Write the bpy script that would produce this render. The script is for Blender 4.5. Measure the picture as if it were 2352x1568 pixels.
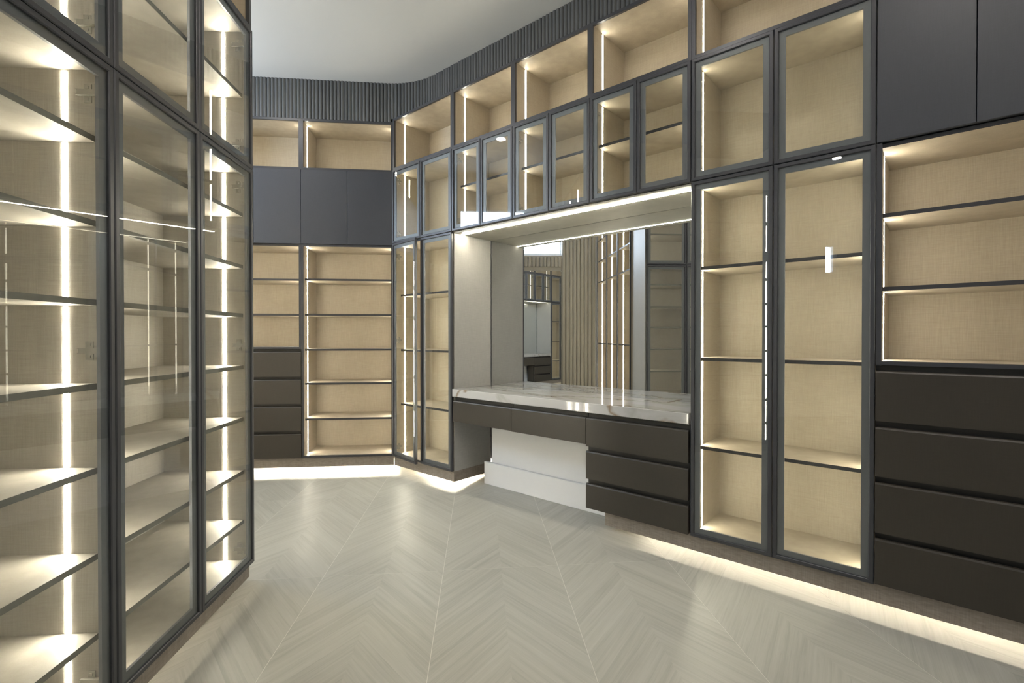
import bpy, math, random
from mathutils import Vector
random.seed(7)
S = bpy.context.scene
for o in list(bpy.data.objects): bpy.data.objects.remove(o)
C = S.collection
rad = math.radians

# ------------------------------------------------------------------ camera, world, exposure
cam = bpy.data.cameras.new('camera'); cam.sensor_width = 36; cam.lens = 17.449
cam.shift_y = -0.0015; cam.clip_start = 0.02
camo = bpy.data.objects.new('camera', cam); C.objects.link(camo)
camo.location = (0, 0, 1.217); camo.rotation_euler = (rad(90 - 0.43), 0, rad(-3.85))
S.camera = camo
W = bpy.data.worlds.new('daylight'); S.world = W; W.use_nodes = True
bg = W.node_tree.nodes['Background']; bg.inputs[0].default_value = (0.70, 0.82, 1.0, 1); bg.inputs[1].default_value = 46.0
S.view_settings.view_transform = 'Standard'; S.view_settings.look = 'None'
S.view_settings.gamma = 1.0; S.view_settings.use_curve_mapping = False
S.view_settings.exposure = 0.0
cy = S.cycles
cy.max_bounces = 6; cy.diffuse_bounces = 3; cy.glossy_bounces = 5; cy.transmission_bounces = 4
cy.transparent_max_bounces = 14; cy.use_adaptive_sampling = True; cy.adaptive_threshold = 0.035; cy.use_denoising = True; cy.sample_clamp_indirect = 6.0
cy.caustics_reflective = True; cy.caustics_refractive = False; cy.use_light_tree = True
LED = 122.0; NICHE_LED = 60.0; FLOOR_LED = 520.0; SOFFIT_LED = 205.0; DOWN = 375.0

# ------------------------------------------------------------------ measured layout
A45 = rad(45); XI = rad(2.1)
ND = Vector((math.cos(A45), math.sin(A45), 0)); DD = Vector((-math.sin(A45), math.cos(A45), 0))
XB = Vector((math.cos(XI), math.sin(XI), 0)); NB = Vector((-math.sin(XI), math.cos(XI), 0))
CD = 2.704; S0 = 3.824          # right run: door plane, far end
CB = 4.64                       # back run door plane
XL = -1.115                     # left run door plane
ZC = 3.53                       # ceiling
XW = -3.36                      # left wall of the alcove
def right(x, y=0.0, z=0.0):     # right-run local -> world
    p = ND * (CD + y) + DD * (S0 - x); return Vector((p.x, p.y, z))
def back(x, y=0.0, z=0.0):
    p = NB * (CB + y) + XB * x; return Vector((p.x, p.y, z))
def left(x, y=0.0, z=0.0): return Vector((XL - y, x, z))

# ------------------------------------------------------------------ materials
def new_mat(name):
    m = bpy.data.materials.new(name); m.use_nodes = True
    nt = m.node_tree; b = nt.nodes['Principled BSDF']; return m, nt, b
def nd(nt, t, **kw):
    n = nt.nodes.new(t)
    for k, v in kw.items(): setattr(n, k, v)
    return n
def simple(name, col, rough=0.5, metal=0.0, spec=0.5):
    m, nt, b = new_mat(name)
    b.inputs['Base Color'].default_value = (*col, 1); b.inputs['Roughness'].default_value = rough
    b.inputs['Metallic'].default_value = metal; b.inputs['Specular IOR Level'].default_value = spec
    return m
def ramp(nt, stops):
    r = nd(nt, 'ShaderNodeValToRGB'); e = r.color_ramp.elements
    while len(e) < len(stops): e.new(0.5)
    for i, (p, c) in enumerate(stops): e[i].position = p; e[i].color = (*c, 1)
    return r
def linen(name, c0, c1, rough=0.55, spec=0.35, hs=(18, 18, 620), vs=(520, 520, 14), bump=0.12):
    m, nt, b = new_mat(name); L = nt.links.new
    tc = nd(nt, 'ShaderNodeTexCoord')
    facs = []
    for sc in (hs, vs):
        mp = nd(nt, 'ShaderNodeMapping'); mp.inputs['Scale'].default_value = sc
        L(tc.outputs['Object'], mp.inputs['Vector'])
        n = nd(nt, 'ShaderNodeTexNoise'); n.inputs['Scale'].default_value = 1.0; n.inputs['Detail'].default_value = 2.0
        L(mp.outputs[0], n.inputs['Vector']); facs.append(n.outputs['Fac'])
    n3 = nd(nt, 'ShaderNodeTexNoise'); n3.inputs['Scale'].default_value = 3.0; n3.inputs['Detail'].default_value = 3
    L(tc.outputs['Object'], n3.inputs['Vector'])
    a = nd(nt, 'ShaderNodeMath', operation='ADD'); L(facs[0], a.inputs[0]); L(facs[1], a.inputs[1])
    a2 = nd(nt, 'ShaderNodeMath', operation='MULTIPLY_ADD'); L(n3.outputs['Fac'], a2.inputs[0]); a2.inputs[1].default_value = 0.5; L(a.outputs[0], a2.inputs[2])
    a3 = nd(nt, 'ShaderNodeMath', operation='MULTIPLY'); L(a2.outputs[0], a3.inputs[0]); a3.inputs[1].default_value = 0.4
    r = ramp(nt, [(0.32, c0), (0.68, c1)]); L(a3.outputs[0], r.inputs[0]); L(r.outputs[0], b.inputs['Base Color'])
    bp = nd(nt, 'ShaderNodeBump'); bp.inputs['Strength'].default_value = bump; bp.inputs['Distance'].default_value = 0.002
    L(a.outputs[0], bp.inputs['Height']); L(bp.outputs[0], b.inputs['Normal'])
    b.inputs['Roughness'].default_value = rough; b.inputs['Specular IOR Level'].default_value = spec
    return m
def emit(name, col, s):
    m = bpy.data.materials.new(name); m.use_nodes = True; nt = m.node_tree
    nt.nodes.remove(nt.nodes['Principled BSDF'])
    e = nd(nt, 'ShaderNodeEmission'); e.inputs[0].default_value = (*col, 1); e.inputs[1].default_value = s
    nt.links.new(e.outputs[0], nt.nodes['Material Output'].inputs[0]); return m
def glass(name, tint, ior=1.48):
    m = bpy.data.materials.new(name); m.use_nodes = True; nt = m.node_tree; L = nt.links.new
    nt.nodes.remove(nt.nodes['Principled BSDF'])
    lw = nd(nt, 'ShaderNodeLayerWeight'); lw.inputs[0].default_value = 0.5       # Schlick on |cos|, so both faces of the pane reflect alike
    f0 = ((ior - 1) / (ior + 1)) ** 2
    pw = nd(nt, 'ShaderNodeMath', operation='POWER'); L(lw.outputs['Facing'], pw.inputs[0]); pw.inputs[1].default_value = 5.0
    fr = nd(nt, 'ShaderNodeMath', operation='MULTIPLY_ADD'); L(pw.outputs[0], fr.inputs[0]); fr.inputs[1].default_value = 1 - f0; fr.inputs[2].default_value = f0
    t = nd(nt, 'ShaderNodeBsdfTransparent'); t.inputs[0].default_value = (*tint, 1)
    g = nd(nt, 'ShaderNodeBsdfGlossy'); g.inputs['Color'].default_value = (1, 1, 1, 1); g.inputs['Roughness'].default_value = 0.0
    mx = nd(nt, 'ShaderNodeMixShader'); L(fr.outputs[0], mx.inputs[0]); L(t.outputs[0], mx.inputs[1]); L(g.outputs[0], mx.inputs[2])
    L(mx.outputs[0], nt.nodes['Material Output'].inputs[0]); return m
M = {}
M['linen'] = linen('beige linen laminate', (0.335, 0.285, 0.215), (0.455, 0.395, 0.305))
M['taupe_linen'] = linen('taupe linen laminate', (0.345, 0.315, 0.265), (0.455, 0.42, 0.365))  # same beige linen, with the left run's cool daylight put into its colour
M['grey_linen'] = linen('grey linen laminate', (0.36, 0.355, 0.34), (0.48, 0.47, 0.45))
M['champagne'] = linen('champagne soffit laminate', (0.50, 0.475, 0.40), (0.60, 0.565, 0.48), rough=0.35)  # soffit linen lightened: glow of the light strip put into the colour
M['plinth'] = linen('taupe plinth laminate', (0.19, 0.162, 0.138), (0.34, 0.295, 0.255), hs=(30, 30, 120), vs=(420, 420, 10), rough=0.45)
M['metal'] = simple('dark anodised frame', (0.046, 0.048, 0.056), 0.36, 0.2, 0.5)
M['metal_inner'] = simple('grey anodised flange', (0.14, 0.146, 0.162), 0.42, 0.2, 0.5)
M['edge_grey'] = simple('taupe shelf edge', (0.15, 0.145, 0.125), 0.45)
M['edge'] = simple('dark shelf edge', (0.045, 0.045, 0.05), 0.4, 0.2, 0.5)
M['dark'] = linen('charcoal door laminate', (0.036, 0.040, 0.050), (0.048, 0.052, 0.064), rough=0.40, spec=0.5, bump=0.03)
M['drawer'] = linen('brown black drawer laminate', (0.030, 0.025, 0.019), (0.041, 0.035, 0.027), rough=0.40, spec=0.5, bump=0.02)
M['groove'] = simple('black groove', (0.012, 0.011, 0.010), 0.5)
M['flute'] = simple('charcoal flute', (0.10, 0.103, 0.107), 0.5, 0.0, 0.4)
M['flute_bronze'] = simple('bronze grey flute', (0.21, 0.195, 0.165), 0.5, 0.0, 0.4)
M['ceiling'] = simple('ceiling paint', (0.66, 0.66, 0.645), 0.85, 0, 0.2)
M['wall'] = simple('white wall paint', (0.78, 0.78, 0.79), 0.7, 0, 0.3)
M['skirting'] = simple('white gloss paint', (0.84, 0.84, 0.85), 0.45, 0, 0.4)
M['grout'] = simple('pale grout', (0.66, 0.645, 0.59), 0.8)
M['chrome'] = simple('nickel hinge', (0.72, 0.70, 0.64), 0.25, 0.65)
M['mirror'] = simple('silvered mirror', (0.90, 0.91, 0.90), 0.0, 1.0)
M['glass'] = glass('clear door glass', (0.965, 0.975, 0.962))
M['window_glass'] = glass('window glass', (0.97, 0.98, 0.98))
M['led'] = emit('warm light strip', (1.0, 0.935, 0.76), LED)
M['led_left'] = emit('warm light strip, wide', (1.0, 0.935, 0.78), LED * 1.25)
M['niche_led'] = emit('soft warm light strip', (1.0, 0.935, 0.76), NICHE_LED)
M['soffit_led'] = emit('soffit light strip', (1.0, 0.93, 0.74), SOFFIT_LED)
M['floor_led'] = emit('plinth light strip', (1.0, 0.88, 0.66), FLOOR_LED)
M['lamp'] = emit('downlight diffuser', (1.0, 0.94, 0.86), DOWN)
M['white_metal'] = simple('white lamp rim', (0.8, 0.8, 0.8), 0.4)
M['window_frame'] = simple('white window frame', (0.75, 0.76, 0.78), 0.4)
def marble():
    m, nt, b = new_mat('veined white marble'); L = nt.links.new
    tc = nd(nt, 'ShaderNodeTexCoord')
    mp = nd(nt, 'ShaderNodeMapping'); mp.inputs['Rotation'].default_value = (0, 0, rad(-24)); mp.inputs['Scale'].default_value = (1.0, 2.6, 1.0)
    L(tc.outputs['Object'], mp.inputs['Vector'])
    def vein(scale, off, width, dist):
        n = nd(nt, 'ShaderNodeTexNoise'); n.inputs['Scale'].default_value = scale; n.inputs['Detail'].default_value = 5; n.inputs['Distortion'].default_value = dist
        ad = nd(nt, 'ShaderNodeVectorMath', operation='ADD'); ad.inputs[1].default_value = (off, off * 1.7, 0)
        L(mp.outputs[0], ad.inputs[0]); L(ad.outputs[0], n.inputs['Vector'])
        s = nd(nt, 'ShaderNodeMath', operation='SUBTRACT'); L(n.outputs['Fac'], s.inputs[0]); s.inputs[1].default_value = 0.5
        ab = nd(nt, 'ShaderNodeMath', operation='ABSOLUTE'); L(s.outputs[0], ab.inputs[0])
        r = ramp(nt, [(0.0, (1, 1, 1)), (width, (0, 0, 0))]); L(ab.outputs[0], r.inputs[0]); return r.outputs[0]
    v1 = vein(1.15, 3.1, 0.022, 0.5); v2 = vein(1.9, 11.3, 0.07, 0.8)
    def mix(a, bcol, f, amt):
        k = nd(nt, 'ShaderNodeMath', operation='MULTIPLY'); L(f, k.inputs[0]); k.inputs[1].default_value = amt
        x = nd(nt, 'ShaderNodeMix', data_type='RGBA'); L(k.outputs[0], x.inputs[0])
        if isinstance(a, tuple): x.inputs[6].default_value = (*a, 1)
        else: L(a, x.inputs[6])
        x.inputs[7].default_value = (*bcol, 1); return x.outputs[2]
    c = mix((0.52, 0.515, 0.51), (0.36, 0.345, 0.31), v2, 0.6); c = mix(c, (0.24, 0.165, 0.095), v1, 0.9)
    L(c, b.inputs['Base Color']); b.inputs['Roughness'].default_value = 0.06; b.inputs['Specular IOR Level'].default_value = 0.6
    return m
M['marble'] = marble()
TX0, TW, TY0, TL = -0.784, 0.6013, 2.591, 1.241
def tile_mat():
    m, nt, b = new_mat('chevron wood print tile'); L = nt.links.new
    def math_(op, a, c=None, d=None):
        n = nd(nt, 'ShaderNodeMath', operation=op)
        for i, v in enumerate((a, c, d)):
            if v is None: continue
            if isinstance(v, (int, float)): n.inputs[i].default_value = v
            else: L(v, n.inputs[i])
        return n.outputs[0]
    g = nd(nt, 'ShaderNodeNewGeometry'); sx = nd(nt, 'ShaderNodeSeparateXYZ'); L(g.outputs['Position'], sx.inputs[0])
    X, Y = sx.outputs[0], sx.outputs[1]
    q = math_('DIVIDE', math_('SUBTRACT', X, TX0), TW)
    col = math_('FLOOR', q); u = math_('SUBTRACT', math_('SUBTRACT', q, col), 0.5)      # -.5 .. .5 across a tile
    au = math_('ABSOLUTE', u); side = math_('SIGN', u)
    yb = math_('MULTIPLY_ADD', X, -0.0367, Y)
    row = math_('FLOOR', math_('DIVIDE', math_('SUBTRACT', yb, TY0), TL))
    v = math_('MULTIPLY_ADD', au, TW * 1.32, Y)                 # constant along a plank
    pl = math_('FLOOR', math_('DIVIDE', v, 0.098))
    cb = nd(nt, 'ShaderNodeCombineXYZ'); L(math_('MULTIPLY_ADD', col, 7.0, side), cb.inputs[0]); L(pl, cb.inputs[1]); L(row, cb.inputs[2])
    wn = nd(nt, 'ShaderNodeTexWhiteNoise', noise_dimensions='3D'); L(cb.outputs[0], wn.inputs['Vector'])
    # grain runs along the plank: long coordinate t, short coordinate v
    t = math_('MULTIPLY', math_('SUBTRACT', math_('MULTIPLY', au, TW * 0.604), math_('MULTIPLY', Y, 0.797)), 1.6)
    gc = nd(nt, 'ShaderNodeCombineXYZ'); L(t, gc.inputs[0]); L(math_('MULTIPLY', v, 26.0), gc.inputs[1])
    L(math_('MULTIPLY', wn.outputs['Value'], 40.0), gc.inputs[2])
    n1 = nd(nt, 'ShaderNodeTexNoise'); n1.inputs['Scale'].default_value = 1.0; n1.inputs['Detail'].default_value = 5; n1.inputs['Roughness'].default_value = 0.65; n1.inputs['Distortion'].default_value = 0.6
    L(gc.outputs[0], n1.inputs['Vector'])
    gc2 = nd(nt, 'ShaderNodeCombineXYZ'); L(math_('MULTIPLY', t, 3.0), gc2.inputs[0]); L(math_('MULTIPLY', v, 120.0), gc2.inputs[1]); L(wn.outputs['Value'], gc2.inputs[2])
    n2 = nd(nt, 'ShaderNodeTexNoise'); n2.inputs['Scale'].default_value = 1.0; n2.inputs['Detail'].default_value = 2; L(gc2.outputs[0], n2.inputs['Vector'])
    f = math_('ADD', math_('MULTIPLY', wn.outputs['Value'], 0.12), math_('ADD', math_('MULTIPLY', n1.outputs['Fac'], 0.66), math_('MULTIPLY', n2.outputs['Fac'], 0.22)))
    r = ramp(nt, [(0.28, (0.355, 0.35, 0.312)), (0.50, (0.445, 0.44, 0.395)), (0.72, (0.505, 0.50, 0.455))]); L(f, r.inputs[0])
    L(r.outputs[0], b.inputs['Base Color']); b.inputs['Roughness'].default_value = 0.40; b.inputs['Specular IOR Level'].default_value = 0.32
    return m
M['tile'] = tile_mat()

# ------------------------------------------------------------------ mesh helpers
class MB:
    def __init__(s): s.v = []; s.f = []; s.m = []
    def quad(s, pts, mi=0):
        n = len(s.v); s.v += [tuple(p) for p in pts]; s.f.append(tuple(range(n, n + len(pts)))); s.m.append(mi)
    def box(s, x0, x1, y0, y1, z0, z1, mi=0, front=None, cham=0.0):
        n = len(s.v)
        if cham <= 0:
            s.v += [(x0, y0, z0), (x1, y0, z0), (x1, y1, z0), (x0, y1, z0), (x0, y0, z1), (x1, y0, z1), (x1, y1, z1), (x0, y1, z1)]
            F = [(0, 3, 2, 1), (4, 5, 6, 7), (0, 1, 5, 4), (1, 2, 6, 5), (2, 3, 7, 6), (3, 0, 4, 7)]
            s.f += [tuple(n + i for i in q) for q in F]; mm = [mi] * 6
            if front is not None: mm[2] = front
            s.m += mm; return
        c = cham      # chamfered front face (facing -y)
        s.v += [(x0, y0 + c, z0), (x1, y0 + c, z0), (x1, y1, z0), (x0, y1, z0), (x0, y0 + c, z1), (x1, y0 + c, z1), (x1, y1, z1), (x0, y1, z1),
                (x0 + c, y0, z0 + c), (x1 - c, y0, z0 + c), (x1 - c, y0, z1 - c), (x0 + c, y0, z1 - c)]
        F = [(0, 3, 2, 1), (4, 5, 6, 7), (8, 9, 10, 11), (1, 2, 6, 5), (2, 3, 7, 6), (3, 0, 4, 7), (0, 1, 9, 8), (1, 5, 10, 9), (5, 4, 11, 10), (4, 0, 8, 11)]
        s.f += [tuple(n + i for i in q) for q in F]; s.m += [mi] * 10
        if front is not None: s.m[-8] = front
    def ring(s, x0, x1, z0, z1, prof, mi=0):      # mitred rectangular frame, prof = closed list of (inset, y)
        n = len(s.v); k = len(prof)
        for (sx, sz) in ((0, 0), (1, 0), (1, 1), (0, 1)):
            for (o, y) in prof:
                s.v.append((x0 + o if sx == 0 else x1 - o, y, z0 + o if sz == 0 else z1 - o))
        for c in range(4):
            d = (c + 1) % 4
            for i in range(k):
                j = (i + 1) % k
                s.f.append((n + c * k + i, n + d * k + i, n + d * k + j, n + c * k + j)); s.m.append(mi)
    def prism(s, poly, z0, z1, mi=0):             # vertical prism over a counter-clockwise xy polygon
        n = len(s.v); k = len(poly)
        s.v += [(p[0], p[1], z0) for p in poly] + [(p[0], p[1], z1) for p in poly]
        s.f.append(tuple(n + i for i in reversed(range(k)))); s.f.append(tuple(n + k + i for i in range(k))); s.m += [mi, mi]
        for i in range(k):
            j = (i + 1) % k; s.f.append((n + i, n + j, n + k + j, n + k + i)); s.m.append(mi)
    def cyl(s, cx, cy_, z0, z1, r0, r1=None, k=24, mi=0):
        r1 = r0 if r1 is None else r1
        n = len(s.v)
        for (z, r) in ((z0, r0), (z1, r1)):
            s.v += [(cx + r * math.cos(6.28318 * i / k), cy_ + r * math.sin(6.28318 * i / k), z) for i in range(k)]
        s.f.append(tuple(n + i for i in reversed(range(k)))); s.f.append(tuple(n + k + i for i in range(k))); s.m += [mi, mi]
        for i in range(k):
            j = (i + 1) % k; s.f.append((n + i, n + j, n + k + j, n + k + i)); s.m.append(mi)
def mesh_of(name, mb, mats):
    me = bpy.data.meshes.new(name); me.from_pydata(mb.v, [], mb.f)
    for m in mats: me.materials.append(M[m])
    me.polygons.foreach_set('material_index', mb.m)
    import bmesh
    bm = bmesh.new(); bm.from_mesh(me); bmesh.ops.recalc_face_normals(bm, faces=bm.faces); bm.to_mesh(me); bm.free()
    me.update(); return me
def obj(name, mb, mats, parent=None):
    if isinstance(mats, str): mats = [mats]
    o = bpy.data.objects.new(name, mesh_of(name, mb, mats) if isinstance(mb, MB) else mb)
    C.objects.link(o)
    if parent: o.parent = parent
    return o
def tag(o, label, cat, group=None):
    o['label'] = label; o['category'] = cat
    if group: o['group'] = group
    return o
def thing(name, label, cat, loc, rz, group=None):
    o = bpy.data.objects.new(name, None); C.objects.link(o); o.empty_display_size = 0.1
    o.location = loc; o.rotation_euler = (0, 0, rz); return tag(o, label, cat, group)
def structure(o): o['kind'] = 'structure'; return o
def dup(o, parent=None):
    c = o.copy(); C.objects.link(c); c.parent = parent
    for ch in list(o.children): dup(ch, c)
    return c
def dup_thing(o, loc, rz, label):
    c = dup(o); c.location = loc; c.rotation_euler = (0, 0, rz); c['label'] = label; return c
def B(name, parent, mats, *a, **k):
    mb = MB(); mb.box(*a, **k); return obj(name, mb, mats, parent)

# ------------------------------------------------------------------ cabinet parts (local: x along the run, y into it, z up; y=0 is the door plane)
T = 0.018; YC = 0.026; YB = 0.42; YE = 0.44; YL = 0.132; YS = 0.085
def carcass(r, x0, x1, z0, z1, mat='linen', ye=YE, yb=YB):
    B('side_panel', r, [mat], x0, x0 + T, YC, ye, z0, z1)
    B('side_panel', r, [mat], x1 - T, x1, YC, ye, z0, z1)
    B('bottom_panel', r, [mat, 'edge'], x0 + T, x1 - T, YC, ye, z0, z0 + T, front=1)
    B('top_panel', r, [mat, 'edge'], x0 + T, x1 - T, YC, ye, z1 - T, z1, front=1)
    B('back_panel', r, [mat], x0 + T, x1 - T, yb, ye, z0 + T, z1 - T)
def shelf(r, x0, x1, ztop, ys=YS, yb=YB, t=T, edge='edge', mat='linen'):
    B('shelf', r, [mat, edge], x0 + T + .001, x1 - T - .001, ys, yb, ztop - t, ztop, front=1)
def strip(r, x, sgn, z0, z1, y=YL, w=0.011, mat='led'):
    xf = x + sgn * .0012                                              # slim diffuser just proud of the panel
    B('light_strip', r, mat, min(x, xf), max(x, xf), y - w / 2, y + w / 2, z0, z1)
def strips(r, x0, x1, levels, sides='LR', y=YL, **kw):
    for i in range(len(levels) - 1):
        a, b = levels[i] + .002, levels[i + 1] - T - .004
        if 'L' in sides: strip(r, x0 + T, 1, a, b, y, **kw)
        if 'R' in sides: strip(r, x1 - T, -1, a, b, y, **kw)
def hinge(r, x, sgn, z):       # concealed hinge: arm plus cross plate on a side panel
    mb = MB()
    def bx(d0, d1, y0, y1, z0, z1): mb.box(min(x + sgn * d0, x + sgn * d1), max(x + sgn * d0, x + sgn * d1), y0, y1, z0, z1)
    bx(0, .003, .052, .074, z - .028, z + .028)                  # plate wings
    bx(.003, .006, .058, .068, z + .014, z + .022); bx(.003, .006, .058, .068, z - .022, z - .014)   # screws
    bx(.003, .014, .030, .090, z - .0085, z - .0065); bx(.003, .014, .030, .090, z + .0065, z + .0085)  # arm cheeks
    bx(.009, .014, .028, .086, z - .0065, z + .0065)             # arm web
    bx(.014, .030, .020, .030, z - .016, z + .016)               # cup end
    obj('hinge', mb, 'chrome', r)
LIP = [(0, .003), (.003, 0), (.017, 0), (.020, .003), (.020, .022), (0, .022)]
FLG = [(.020, .010), (.049, .010), (.049, .020), (.020, .020)]
def glass_door(r, x0, x1, z0, z1, side='L', angle=0.0):
    g = .0015; x0 += g; x1 -= g; z0 += g; z1 -= g
    xo = x0 if side == 'L' else x1
    mb = MB(); mb.ring(x0 - xo, x1 - xo, z0, z1, LIP, 0); mb.ring(x0 - xo, x1 - xo, z0, z1, FLG, 1)
    d = obj('door', mb, ['metal', 'metal_inner'], r); d.location = (xo, 0, 0); d.rotation_euler = (0, 0, -rad(angle) if side == 'L' else rad(angle))
    p = MB(); p.box(x0 - xo + .0195, x1 - xo - .0195, .005, .009, z0 + .0195, z1 - .0195)
    obj('pane', p, 'glass', d)
    return d
def panel_door(r, x0, x1, z0, z1):
    mb = MB(); mb.box(x0 + .0015, x1 - .0015, 0, .022, z0 + .0015, z1 - .0015, cham=.0012)
    return obj('door', mb, 'dark', r)
def drawer(r, x0, x1, z0, z1, groove=.024):
    mb = MB(); zt = z1 - groove; a, b = x0 + .0015, x1 - .0015
    # front with a rolled top lip and the finger channel above it
    prof = [(0.0, z0), (0.0, zt - .010), (.004, zt - .003), (.011, zt), (.018, zt - .002), (.022, zt - .012), (.022, z0)]
    n = len(mb.v)
    for x in (a, b): mb.v += [(x, y, z) for (y, z) in prof]
    k = len(prof)
    mb.f += [tuple(n + i for i in range(k)), tuple(n + k + i for i in reversed(range(k)))]; mb.m += [0, 0]
    for i in range(k):
        j = (i + 1) % k; mb.f.append((n + i, n + k + i, n + k + j, n + j)); mb.m.append(0)
    d = obj('drawer', mb, 'drawer', r)
    B('finger_groove', d, 'groove', a, b, .030, .034, zt - .02, z1)
    return d
def face_frame(r, x0, x1, z0, z1, w=.02):
    mb = MB(); mb.ring(x0, x1, z0, z1, [(0, .008), (w, .008), (w, YC), (0, YC)]); obj('face_frame', mb, 'metal', r)
def plinth(r, x0, x1, z1, reach, zb=.03, e=.0024):
    B('plinth', r, 'plinth', x0, x1, YC, YC + .018, zb, z1)
    B('base_rail', r, 'plinth', x0 + .01, x1 - .06, .410, .428, 0, z1)
    zc = min(zb + zb * .38 / reach, z1 - .008); e = .007 if reach > .25 else e
    B('floor_light', r, 'floor_led', x0 + .004, x1 - .004, .4065, .410, zc - e / 2, zc + e / 2)

def glass_cabinet(name, label, cat, loc, rz, w, z0, z1, shelves, doors=2, hinge_z=(), led='LR', angle=0.0, group=None, plin=None, yb=YB, ye=YE, hinge_sides='LR', ys=YS, edge='edge', lw=.011, lm='led', plin_z=.03, plin_e=.0024, body='linen'):
    r = thing(name, label, cat, loc, rz, group)
    carcass(r, 0, w, z0, z1, body, ye=ye, yb=yb)
    for z in shelves: shelf(r, 0, w, z, yb=yb, ys=ys, edge=edge, mat=body)
    strips(r, 0, w, [z0 + T] + sorted(shelves) + [z1 - .002], led, w=lw, mat=lm)
    dw = w / doors
    for i in range(doors):
        glass_door(r, i * dw, (i + 1) * dw, z0, z1, 'L' if i == 0 else 'R', angle if i == 0 else 0.0)
    for z in hinge_z:
        if 'L' in hinge_sides: hinge(r, T, 1, z)
        if 'R' in hinge_sides: hinge(r, w - T, -1, z)
    if plin: plinth(r, 0, w, z0, plin, zb=plin_z, e=plin_e)
    return r
def open_niche(name, label, cat, loc, rz, w, z0, z1, shelves=(), led='LR', group=None):
    r = thing(name, label, cat, loc, rz, group)
    carcass(r, 0, w, z0, z1)
    for z in shelves: shelf(r, 0, w, z, ys=.045)
    strips(r, 0, w, [z0 + T] + sorted(shelves) + [z1 - .002], led, mat='niche_led')
    face_frame(r, 0, w, z0, z1)
    return r

# ------------------------------------------------------------------ room shell
room = [(XW, -2.4), (2.82, -2.4), (2.82, 1.69), (-0.618, 5.121), (XW, 5.02)]
def clip(poly, lim):
    for i in range(len(lim)):
        ax, ay = lim[i]; bx, by = lim[(i + 1) % len(lim)]
        out = []
        def side(p): return (bx - ax) * (p[1] - ay) - (by - ay) * (p[0] - ax)
        for k in range(len(poly)):
            p, q = poly[k], poly[(k + 1) % len(poly)]; sp, sq = side(p), side(q)
            if sp >= 0: out.append(p)
            if sp * sq < 0: t = sp / (sp - sq); out.append((p[0] + t * (q[0] - p[0]), p[1] + t * (q[1] - p[1])))
        poly = out
        if len(poly) < 3: return []
    return poly
mb = MB(); mb.prism(room, -0.06, -0.0005); floor = structure(obj('floor', mb, 'grout'))
tile_mesh = None; J = .0013
def ty(c, x): return (c + 0.0367 * x) / 0.9993
for i in range(-6, 8):
    for j in range(-5, 4):
        xa, xb = TX0 + i * TW + J, TX0 + (i + 1) * TW - J
        ca, cb_ = TY0 + j * TL + J, TY0 + (j + 1) * TL - J
        poly = [(xa, ty(ca, xa)), (xb, ty(ca, xb)), (xb, ty(cb_, xb)), (xa, ty(cb_, xa))]
        pc = clip(poly, room)
        if not pc: continue
        full = len(pc) == 4 and all(abs(pc[k][0] - poly[k][0]) + abs(pc[k][1] - poly[k][1]) < 1e-6 for k in range(4))
        if full and tile_mesh is not None:
            o = obj('tile', tile_mesh, 'tile', floor); o.location = (poly[0][0], poly[0][1], 0)
        else:
            ox, oy = pc[0]
            t = MB(); t.prism([(p[0] - ox, p[1] - oy) for p in pc], -0.0004, 0.0)
            o = obj('tile', t, 'tile', floor); o.location = (ox, oy, 0)
            if full: tile_mesh = o.data
mb = MB(); mb.prism([(-3.6, -2.65), (3.05, -2.65), (3.05, 1.75), (-0.58, 5.38), (-3.6, 5.26)], ZC, ZC + .12); structure(obj('ceiling', mb, 'ceiling'))
def wall(name, a, b, t=.12, mat='wall'):
    a = Vector((*a, 0)); b = Vector((*b, 0)); d = (b - a).normalized(); n = Vector((d.y, -d.x, 0)) * t
    m = MB(); m.prism([tuple(a)[:2], tuple(a + n)[:2], tuple(b + n)[:2], tuple(b)[:2]], 0, ZC); return structure(obj(name, m, mat))
wall('wall_rear', room[0], room[1]); wall('wall_side', room[1], room[2]); wall('wall_right', room[2], room[3]); wall('wall_back', room[3], room[4])
# left wall with the high window over the alcove mirror
WY0, WY1, WZ0, WZ1 = 3.08, 4.12, 2.50, 3.06
VY0, VY1, VZ0, VZ1 = -1.585, -1.405, 2.16, 2.61
mb = MB()
def holes(lst):
    y = -2.4
    for (ya, yb_, za, zb_) in lst:
        mb.box(XW - .12, XW, y, ya, 0, ZC); mb.box(XW - .12, XW, ya, yb_, 0, za); mb.box(XW - .12, XW, ya, yb_, zb_, ZC); y = yb_
    mb.box(XW - .12, XW, y, 5.02, 0, ZC)
holes([(VY0, VY1, VZ0, VZ1), (WY0, WY1, WZ0, WZ1)])
structure(obj('wall_left', mb, 'wall'))
def window(name, label, y0, y1, z0, z1):
    win = thing(name, label, 'window', (XW, y0, z0), 0); structure(win); a, h = y1 - y0, z1 - z0
    mb = MB()
    for (ya, yb_, za, zb_) in ((0, a, 0, .03), (0, a, h - .03, h), (0, .03, .03, h - .03), (a - .03, a, .03, h - .03)): mb.box(-.09, -.03, ya, yb_, za, zb_)
    obj('window_frame', mb, 'window_frame', win)
    if a > .5: B('mullion', win, 'window_frame', -.085, -.035, .075, .095, .03, h - .03)
    B('pane', win, 'window_glass', -.062, -.056, .03, a - .03, .03, h - .03)
    pl = bpy.data.lights.new('window_portal', 'AREA'); pl.shape = 'RECTANGLE'; pl.size = h; pl.size_y = a; pl.cycles.is_portal = True
    po = bpy.data.objects.new('window_portal', pl); C.objects.link(po); po.location = (XW - .11, (y0 + y1) / 2, (z0 + z1) / 2); po.rotation_euler = (0, rad(-90), 0)
window('window_1', 'high narrow window above the alcove mirror, seen in the vanity mirror', WY0, WY1, WZ0, WZ1)
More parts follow.
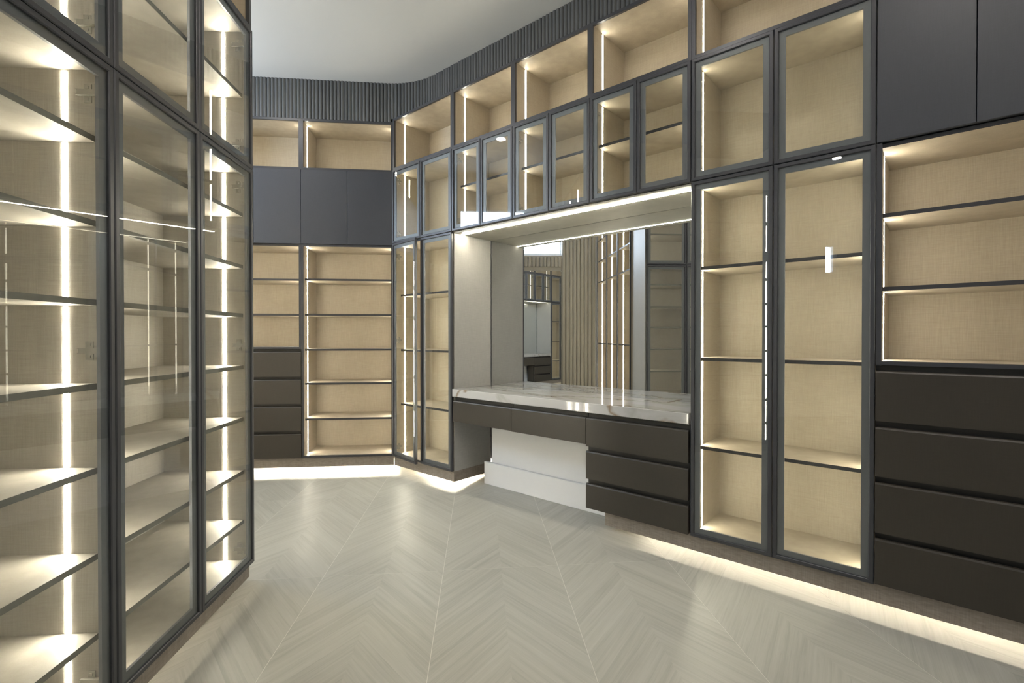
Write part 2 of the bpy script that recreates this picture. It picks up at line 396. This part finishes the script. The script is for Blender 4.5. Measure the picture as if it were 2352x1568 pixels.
window('window_2', 'small high window behind the camera, reflected in the tall glass door', VY0, VY1, VZ0, VZ1)

# ------------------------------------------------------------------ fluted frieze under the ceiling (trim): flutes follow a path with a rounded corner
def frieze_path():
    # back plane line, then a fillet, then the right plane line
    cb = CB + .022; cr = 2.875
    a = NB * cb + XB * (-2.55)
    # intersection of NB.p = cb and ND.p = cr
    det = NB.x * ND.y - NB.y * ND.x
    P = Vector(((cb * ND.y - NB.y * cr) / det, (NB.x * cr - cb * ND.x) / det, 0))
    e = ND * cr + DD * (-0.74)
    d1 = XB; d2 = -DD; R = 0.62
    turn = math.acos(max(-1, min(1, d1.dot(d2)))); L = R * math.tan(turn / 2)
    s1 = P - d1 * L; s2 = P + d2 * L
    n1 = -NB; cen = s1 + n1 * R
    pts = []; step = .001
    def seg(p, q):
        n = int((q - p).length / step)
        for i in range(n): pts.append((p + (q - p) * i / n, (q - p).normalized()))
    seg(a, s1)
    n = int(R * turn / step); v = s1 - cen
    for i in range(n):
        th = -turn * i / n; c, s_ = math.cos(th), math.sin(th)
        w = Vector((v.x * c - v.y * s_, v.x * s_ + v.y * c, 0)); pts.append((cen + w, Vector((d1.x * c - d1.y * s_, d1.x * s_ + d1.y * c, 0))))
    seg(s2, e)
    return pts, step
fp, fstep = frieze_path()
FZ0, FZ1 = 3.176, 3.205
def fz(p): return FZ0 if p.dot(ND) < 2.71 else FZ1
def flute_mesh(name, pitch, h, mat, k=7):
    r = pitch / 2; poly = [(-r, .004)] + [(-r * math.cos(math.pi * i / (k - 1)), -r * .86 * math.sin(math.pi * i / (k - 1))) for i in range(k)] + [(r, .004)]
    mb = MB(); mb.prism(poly, 0, h); return mesh_of(name, mb, [mat])
FP = .0322
mb = MB()
ids = list(range(0, len(fp), 60)) + [len(fp) - 1]
def nrm(d): return Vector((-d.y, d.x, 0))
for a_, b_ in zip(ids[:-1], ids[1:]):
    (p, d), (q, e_) = fp[a_], fp[b_]; n1, n2 = nrm(d), nrm(e_)
    mb.prism([tuple(p)[:2], tuple(q)[:2], tuple(q + n2 * .02)[:2], tuple(p + n1 * .02)[:2]], fz(p + n1 * .02), ZC)
fr = structure(obj('trim_1', mb, 'flute'))
fmA = flute_mesh('flute', FP, ZC - FZ0 - .001, 'flute'); fmB = flute_mesh('flute', FP, ZC - FZ1 - .001, 'flute')
k = int(FP / 2 / fstep)
while k < len(fp):
    p, d = fp[k]; z_ = fz(p); o = obj('flute', fmA if z_ == FZ0 else fmB, 'flute', fr); o.location = (p.x, p.y, z_); o.rotation_euler = (0, 0, math.atan2(d.y, d.x)); k += int(round(FP / fstep))

# ------------------------------------------------------------------ RIGHT RUN
RZ = rad(-45); ZB, ZS, ZT, ZN = .115, 2.064, 2.733, 3.203
X1, X2, X3, X4 = .811, 1.462, 2.113, 2.765; X5 = 3.590; X6 = X5 + .965
HL = (.20, 1.18, 1.95)
r = glass_cabinet('tall_display_cabinet', 'tall glass-door cabinet in the far corner, its left door slightly ajar', 'cabinet', right(0), RZ, X1, ZB, ZS, [1.602, 1.097, .598], hinge_z=HL, angle=7.0, plin=.16, plin_e=.0065)
B('end_panel', r, 'grey_linen', X1 - .001, X1 + .004, YC, .455, ZB, ZS)
B('plinth_return', r, 'plinth', X1 - .014, X1 + .004, YC + .018, .45, .03, ZB)
zc_ = .03 + .03 * .38 / .16
B('floor_light', r, 'floor_led', X1 - .384, X1 - .380, .05, .40, zc_ - .0012, zc_ + .0012)
glass_cabinet('wall_display_cabinet', 'two-door glass wall cabinet over the tall far corner cabinet', 'cabinet', right(0), RZ, X1, ZS, ZT, [], lm='niche_led', hinge_z=(ZS + .09, ZT - .09), group='glass wall cabinets on the right wall')
open_niche('open_niche', 'open lit niche right beside the rounded corner of the fluted frieze', 'niche', right(0.004), RZ, X1 - .005, ZT, ZN, group='open niches under the frieze')
# over the vanity: three alike wall cabinets and niches
wl = ['two-door glass wall cabinet above the left end of the marble vanity', 'two-door glass wall cabinet above the middle of the marble vanity', 'two-door glass wall cabinet above the right end of the marble vanity']
nl = ['open lit niche above the left glass cabinet over the vanity', 'open lit niche above the middle glass cabinet over the vanity', 'open lit niche above the right glass cabinet over the vanity']
WV = X2 - X1
c0 = glass_cabinet('wall_display_cabinet', wl[0], 'cabinet', right(X1), RZ, WV, ZS, ZT, [2.448], lm='niche_led', hinge_z=(ZS + .09, ZT - .09), group='glass wall cabinets on the right wall')
n0 = open_niche('open_niche', nl[0], 'niche', right(X1), RZ, WV, ZT, ZN, group='open niches under the frieze')
for i, x in ((1, X2), (2, X3)):
    dup_thing(c0, right(x), RZ, wl[i]); dup_thing(n0, right(x), RZ, nl[i])
# tall cabinet right of the vanity
w = X5 - X4
r = glass_cabinet('tall_display_cabinet', 'tall two-door glass cabinet between the vanity and the right-hand drawers', 'cabinet', right(X4), RZ, w, ZB, ZS, [1.605, 1.098, .602], hinge_z=HL)
plinth(r, -.0042, w, ZB, .16)
B('end_panel', r, 'grey_linen', -.004, .001, YC, .455, ZB, ZS)
glass_cabinet('wall_display_cabinet', 'large two-door glass wall cabinet right of the vanity, without shelves', 'cabinet', right(X4), RZ, w, ZS, ZT, [], lm='niche_led', hinge_z=(ZS + .09, ZT - .09), group='glass wall cabinets on the right wall')
open_niche('open_niche', 'open lit niche at the top edge, above the tall glass cabinet right of the vanity', 'niche', right(X4), RZ, w, ZT, ZN, group='open niches under the frieze')
def drawer_tower(label, loc, rz, w, zb, zs, shelves, zd, tops, reach):
    r = thing('drawer_tower', label, 'cabinet', loc, rz)
    B('body', r, 'drawer', 0, w, .036, YE, zb, zd - .022)
    B('side_panel', r, ['linen', 'metal'], 0, T, YC, YE, zd - .022, zs, front=1); B('side_panel', r, ['linen', 'metal'], w - T, w, YC, YE, zd - .022, zs, front=1)
    B('bottom_panel', r, ['linen', 'edge'], T, w - T, YC, YE, zd - T, zd, front=1)
    B('top_panel', r, ['linen', 'edge'], T, w - T, YC, YE, zs - T, zs, front=1)
    B('back_panel', r, 'linen', T, w - T, YB, YE, zd, zs - T)
    for z in shelves: shelf(r, 0, w, z, ys=.05)
    strips(r, 0, w, [zd] + sorted(shelves) + [zs - .002])
    mb = MB()
    for xa in (0, w - .02): mb.box(xa, xa + .02, .008, YC, zd - T, zs)
    mb.box(.02, w - .02, .008, YC, zd - T, zd - .001); obj('face_frame', mb, 'metal', r)
    for a, b in zip(tops, tops[1:] + [zb]): drawer(r, 0, w, b + .002, a)
    plinth(r, 0, w, zb, reach); return r
drawer_tower('open shelves over four dark drawers at the right edge of the room', right(X5 + .0004), RZ, X6 - X5, .120, ZS, [1.762, 1.436], 1.108, [1.090, .842, .597, .349], .16)
r = thing('wall_cabinet', 'plain charcoal wall cabinet at the upper right, above the open shelves', 'cabinet', right(X5 + .0004), RZ)
carcass(r, 0, X6 - X5, ZS + .012, ZN, mat='dark')
for i in range(3): panel_door(r, i * .3215, (i + 1) * .3215, ZS + .002, ZN)
# soffit with its light line
r = thing('soffit', 'grey linen soffit with a light line under the glass cabinets over the vanity', 'soffit', right(X1 + .005), RZ)
LS = X4 - X1 - .010
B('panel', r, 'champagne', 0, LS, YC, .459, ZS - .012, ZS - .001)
B('light_strip', r, 'soffit_led', .0, LS, .107, .114, ZS - .0155, ZS - .012)
# mirror
mv = thing('vanity_mirror', 'wide frameless mirror standing on the marble vanity top', 'mirror', right(X1 + .006), RZ)
B('mirror_glass', mv, 'mirror', 0, X4 - X1 - .010, .461, .467, .7905, ZS - .013)
# countertop
mb = MB(); mb.box(X1 + .005, X4 - .008, 0, .459, .728, .790, cham=.003)
tag(obj('vanity_countertop', mb, 'marble'), 'long white marble countertop with brown veins, on the dark vanity drawers', 'countertop')
o = bpy.data.objects['vanity_countertop']; o.location = right(0); o.rotation_euler = (0, 0, RZ)
# vanity desk
r = thing('vanity_desk', 'dark vanity with two shallow drawers and a three-drawer pedestal under the marble', 'vanity', right(0), RZ)
XP = S0 - 1.735; XQ = X4 - .010
B('apron_body', r, 'drawer', X1 + .012, XP, .036, .44, .545, .727)
B('pedestal_body', r, 'drawer', XP, XQ, .036, .22, .122, .727)
drawer(r, X1 + .015, S0 - 2.372, .530, .722); drawer(r, S0 - 2.372, XP - .001, .526, .722)
drawer(r, XP, XQ, .513, .722); drawer(r, XP, XQ, .306, .508); drawer(r, XP, XQ, .118, .301)
xk = S0 - 1.607
B('plinth', r, 'plinth', xk, X4 - .0045, YC, YC + .018, .03, .120); B('plinth_end', r, 'plinth', xk, xk + .018, YC + .018, .20, .03, .120)
B('base_rail', r, 'plinth', xk + .03, XQ, .410, .428, 0, .118); B('floor_light', r, 'floor_led', xk + .06, XQ, .4065, .410, zc_ - .0012, zc_ + .0012)
# white boxed-out wall and skirting below the vanity
WN = 2.96 - CD
mb = MB(); mb.box(S0 - 2.806, S0 - 1.56, WN, .47, 0, .543); o = structure(obj('wall_vanity', mb, 'wall')); o.location = right(0); o.rotation_euler = (0, 0, RZ)
mb = MB(); mb.box(S0 - 2.870, S0 - 1.62, WN - .027, WN, 0, .182, cham=.003); o = structure(obj('baseboard_right', mb, 'skirting')); o.location = right(0); o.rotation_euler = (0, 0, RZ)

# ------------------------------------------------------------------ BACK RUN
BZ = XI; bzB, bzS, bzT, bzN = .117, 2.047, 2.716, 3.174; BW = .813; BX = -.612
dt = drawer_tower('open shelves over four dark drawers on the back wall', back(BX - 2 * BW), BZ, BW - .001, bzB, bzS, [1.738, 1.420], 1.122, [1.103, .852, .608, .362], .30)
r = thing('shelf_unit', 'wide open shelf unit with five dark-edged shelves on the back wall', 'shelving', back(BX - BW), BZ)
carcass(r, 0, BW, bzB, bzS)
sh = [1.742, 1.421, 1.103, .793, .468]
for z in sh: shelf(r, 0, BW, z, ys=.05)
strips(r, 0, BW, [bzB + T] + sorted(sh) + [bzS - .002]); face_frame(r, 0, BW, bzB, bzS, .018); plinth(r, 0, BW, bzB, .30)
def plain_wall_cab(label, loc):
    r = thing('wall_cabinet', label, 'cabinet', loc, BZ)
    carcass(r, 0, BW, bzS + .004, bzT)
    for i in range(2): panel_door(r, i * BW / 2, (i + 1) * BW / 2, bzS, bzT)
    return r
c0 = plain_wall_cab('plain charcoal two-door wall cabinet over the five-shelf unit on the back wall', back(BX - BW))
dup_thing(c0, back(BX - 2 * BW), BZ, 'plain charcoal wall cabinet over the back wall drawers, partly behind the left cabinets')
n0 = open_niche('open_niche', 'wide open niche on the back wall beside the corner', 'niche', back(BX - BW), BZ, BW, bzT, bzN, group='open niches under the frieze')
dup_thing(n0, back(BX - 2 * BW), BZ, 'open niche on the back wall, cut off by the left glass cabinets')

# ------------------------------------------------------------------ LEFT RUN
LZ = rad(90); lzB, lzS, lzT, lzN = .093, 2.040, 2.726, 3.203
YA0, YA1, YA2 = .768, 1.608, 2.549; LW = .941; LA = YA1 - YA0
lsh = [1.822, 1.567, 1.328, 1.074, .818, .556, .312]
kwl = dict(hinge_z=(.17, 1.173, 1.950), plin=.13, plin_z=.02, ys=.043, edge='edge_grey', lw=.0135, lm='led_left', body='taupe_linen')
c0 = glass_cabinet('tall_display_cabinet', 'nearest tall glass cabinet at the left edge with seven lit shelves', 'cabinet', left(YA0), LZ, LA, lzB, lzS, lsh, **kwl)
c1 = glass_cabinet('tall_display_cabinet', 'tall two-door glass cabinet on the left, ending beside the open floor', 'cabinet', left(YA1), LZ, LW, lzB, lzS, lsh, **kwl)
B('end_panel', c1, 'grey_linen', LW + .0005, LW + .012, YC, .485, lzB, lzS)
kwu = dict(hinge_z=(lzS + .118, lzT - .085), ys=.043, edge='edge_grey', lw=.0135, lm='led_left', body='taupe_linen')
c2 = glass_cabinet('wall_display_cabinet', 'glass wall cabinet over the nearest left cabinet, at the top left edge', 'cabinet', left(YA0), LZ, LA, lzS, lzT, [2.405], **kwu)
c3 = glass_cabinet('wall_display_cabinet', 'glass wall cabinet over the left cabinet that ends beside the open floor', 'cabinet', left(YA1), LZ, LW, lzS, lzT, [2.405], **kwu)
B('end_panel', c3, 'grey_linen', LW + .0005, LW + .012, YC, .485, lzS, lzT)
n0 = open_niche('open_niche', 'open niche at the top of the left cabinets, only its end showing', 'niche', left(YA1), LZ, LW, lzT, lzN)
B('end_panel', n0, 'grey_linen', LW + .0005, LW + .012, YC, .485, lzT, lzN)
mb = MB(); mb.box(-1.70, -1.585, YA0, 2.10, 0, ZC); structure(obj('wall_partition', mb, 'wall'))
mb = MB(); mb.box(-1.56, XL - YC, YA0, YA2, lzN + .001, ZC); structure(obj('trim_2', mb, 'flute'))

# ------------------------------------------------------------------ ALCOVE behind the left run, seen in the vanity mirror
AY = 2.60; ax0 = -1.615; aw = (ax0 - XW - .012) / 3
al = ['open lit shelf bay seen in the vanity mirror, next to the pale end panel', 'open lit shelf bay seen in the vanity mirror, middle of three', 'open lit shelf bay seen in the vanity mirror, next to the fluted panel']
def alcove_bay(x, label):
    r = thing('shelf_unit', label, 'shelving', (x, AY, 0), rad(180), 'alcove shelf bays')
    carcass(r, 0, aw, .10, 3.203)
    for z in (2.735, 2.405, 2.075, 1.112): shelf(r, 0, aw, z, ys=.03)
    strips(r, 0, aw, [.10 + T, 1.112, 2.075, 2.405, 2.735, 3.2], y=.095); face_frame(r, 0, aw, .10, 3.203, .014); B('plinth', r, 'plinth', 0, aw, YC, YC + .018, 0, .10)
    return r
a0 = alcove_bay(ax0, al[0])
for i in (1, 2): dup_thing(a0, (ax0 - i * aw, AY, 0), rad(180), al[i])
# fluted wall panel and frieze on the left wall
FY0, FY1 = AY + .02, 3.16
mb = MB(); mb.box(XW + .001, XW + .02, FY0, FY1, 0, ZC); fpn = structure(obj('trim_3', mb, 'flute_bronze'))
fm2 = flute_mesh('flute', .06, ZC - .002, 'flute_bronze')
y = FY0 + .03
while y < FY1 - .02:
    o = obj('flute', fm2, 'flute_bronze', fpn); o.location = (XW + .02, y, .001); o.rotation_euler = (0, 0, rad(90)); y += .06
mb = MB(); mb.box(XW + .001, XW + .02, FY1, 4.52, 2.26, WZ0 - .01); ff = structure(obj('trim_4', mb, 'flute_bronze'))
fm3 = flute_mesh('flute', .06, .155, 'flute_bronze'); y = FY1 + .03
while y < 4.5:
    o = obj('flute', fm3, 'flute_bronze', ff); o.location = (XW + .02, y, 2.315); o.rotation_euler = (0, 0, rad(90)); y += .06
# alcove mirror with rounded top corners
am = thing('alcove_mirror', 'tall mirror with rounded corners on the alcove wall, seen in the vanity mirror', 'mirror', (XW, 0, 0), 0)
def rounded(y0, y1, z0, z1, r_, k=6):
    pts = []
    for (cy_, cz, a0_) in ((y1 - r_, z1 - r_, 0), (y0 + r_, z1 - r_, 90), (y0 + r_, z0 + r_, 180), (y1 - r_, z0 + r_, 270)):
        for i in range(k + 1):
            a_ = rad(a0_ + 90 * i / k); pts.append((cy_ + r_ * math.cos(a_), cz + r_ * math.sin(a_)))
    return pts
def plate(y0, y1, z0, z1, r_, xa, xb):
    pts = rounded(y0, y1, z0, z1, r_); k = len(pts); m = MB()
    m.v = [(xa, p[0], p[1]) for p in pts] + [(xb, p[0], p[1]) for p in pts]
    m.f = [tuple(range(k)), tuple(reversed(range(k, 2 * k)))] + [(i, (i + 1) % k, k + (i + 1) % k, k + i) for i in range(k)]; m.m = [0] * len(m.f); return m
obj('backing', plate(FY1 + .004, 4.50, .02, 2.258, .03, .001, .020), 'flute_bronze', am)
obj('mirror_glass', plate(FY1 + .012, 4.49, .03, 2.25, .03, .021, .026), 'mirror', am)

# ------------------------------------------------------------------ recessed downlights: first pair read from reflections, the rest added as fill
spots = [(-1.99, 3.57, 'in the alcove, reflected in the glass over the vanity'), (-2.32, -.80, 'behind the left cabinets, reflected in the tall glass door'),
         (0.15, 1.9, 'over the middle of the room, nearest the vanity'), (0.9, 0.9, 'above the camera, nearest the tall right cabinet'), (1.45, .45, 'above the right-hand drawers'),
         (0.6, -1.0, 'behind the camera, in the middle'), (1.9, -.6, 'behind the camera, on the right')]
for i, (x, y, where) in enumerate(spots):
    r = thing('downlight', 'round recessed downlight ' + where, 'downlight', (x, y, ZC), 0, 'recessed ceiling downlights')
    m = MB(); m.cyl(0, 0, -.006, -.001, .062, .066, 32); obj('rim', m, 'white_metal', r)
    m = MB(); m.cyl(0, 0, -.009, -.0062, .05, .05, 32); obj('diffuser', m, 'lamp', r)
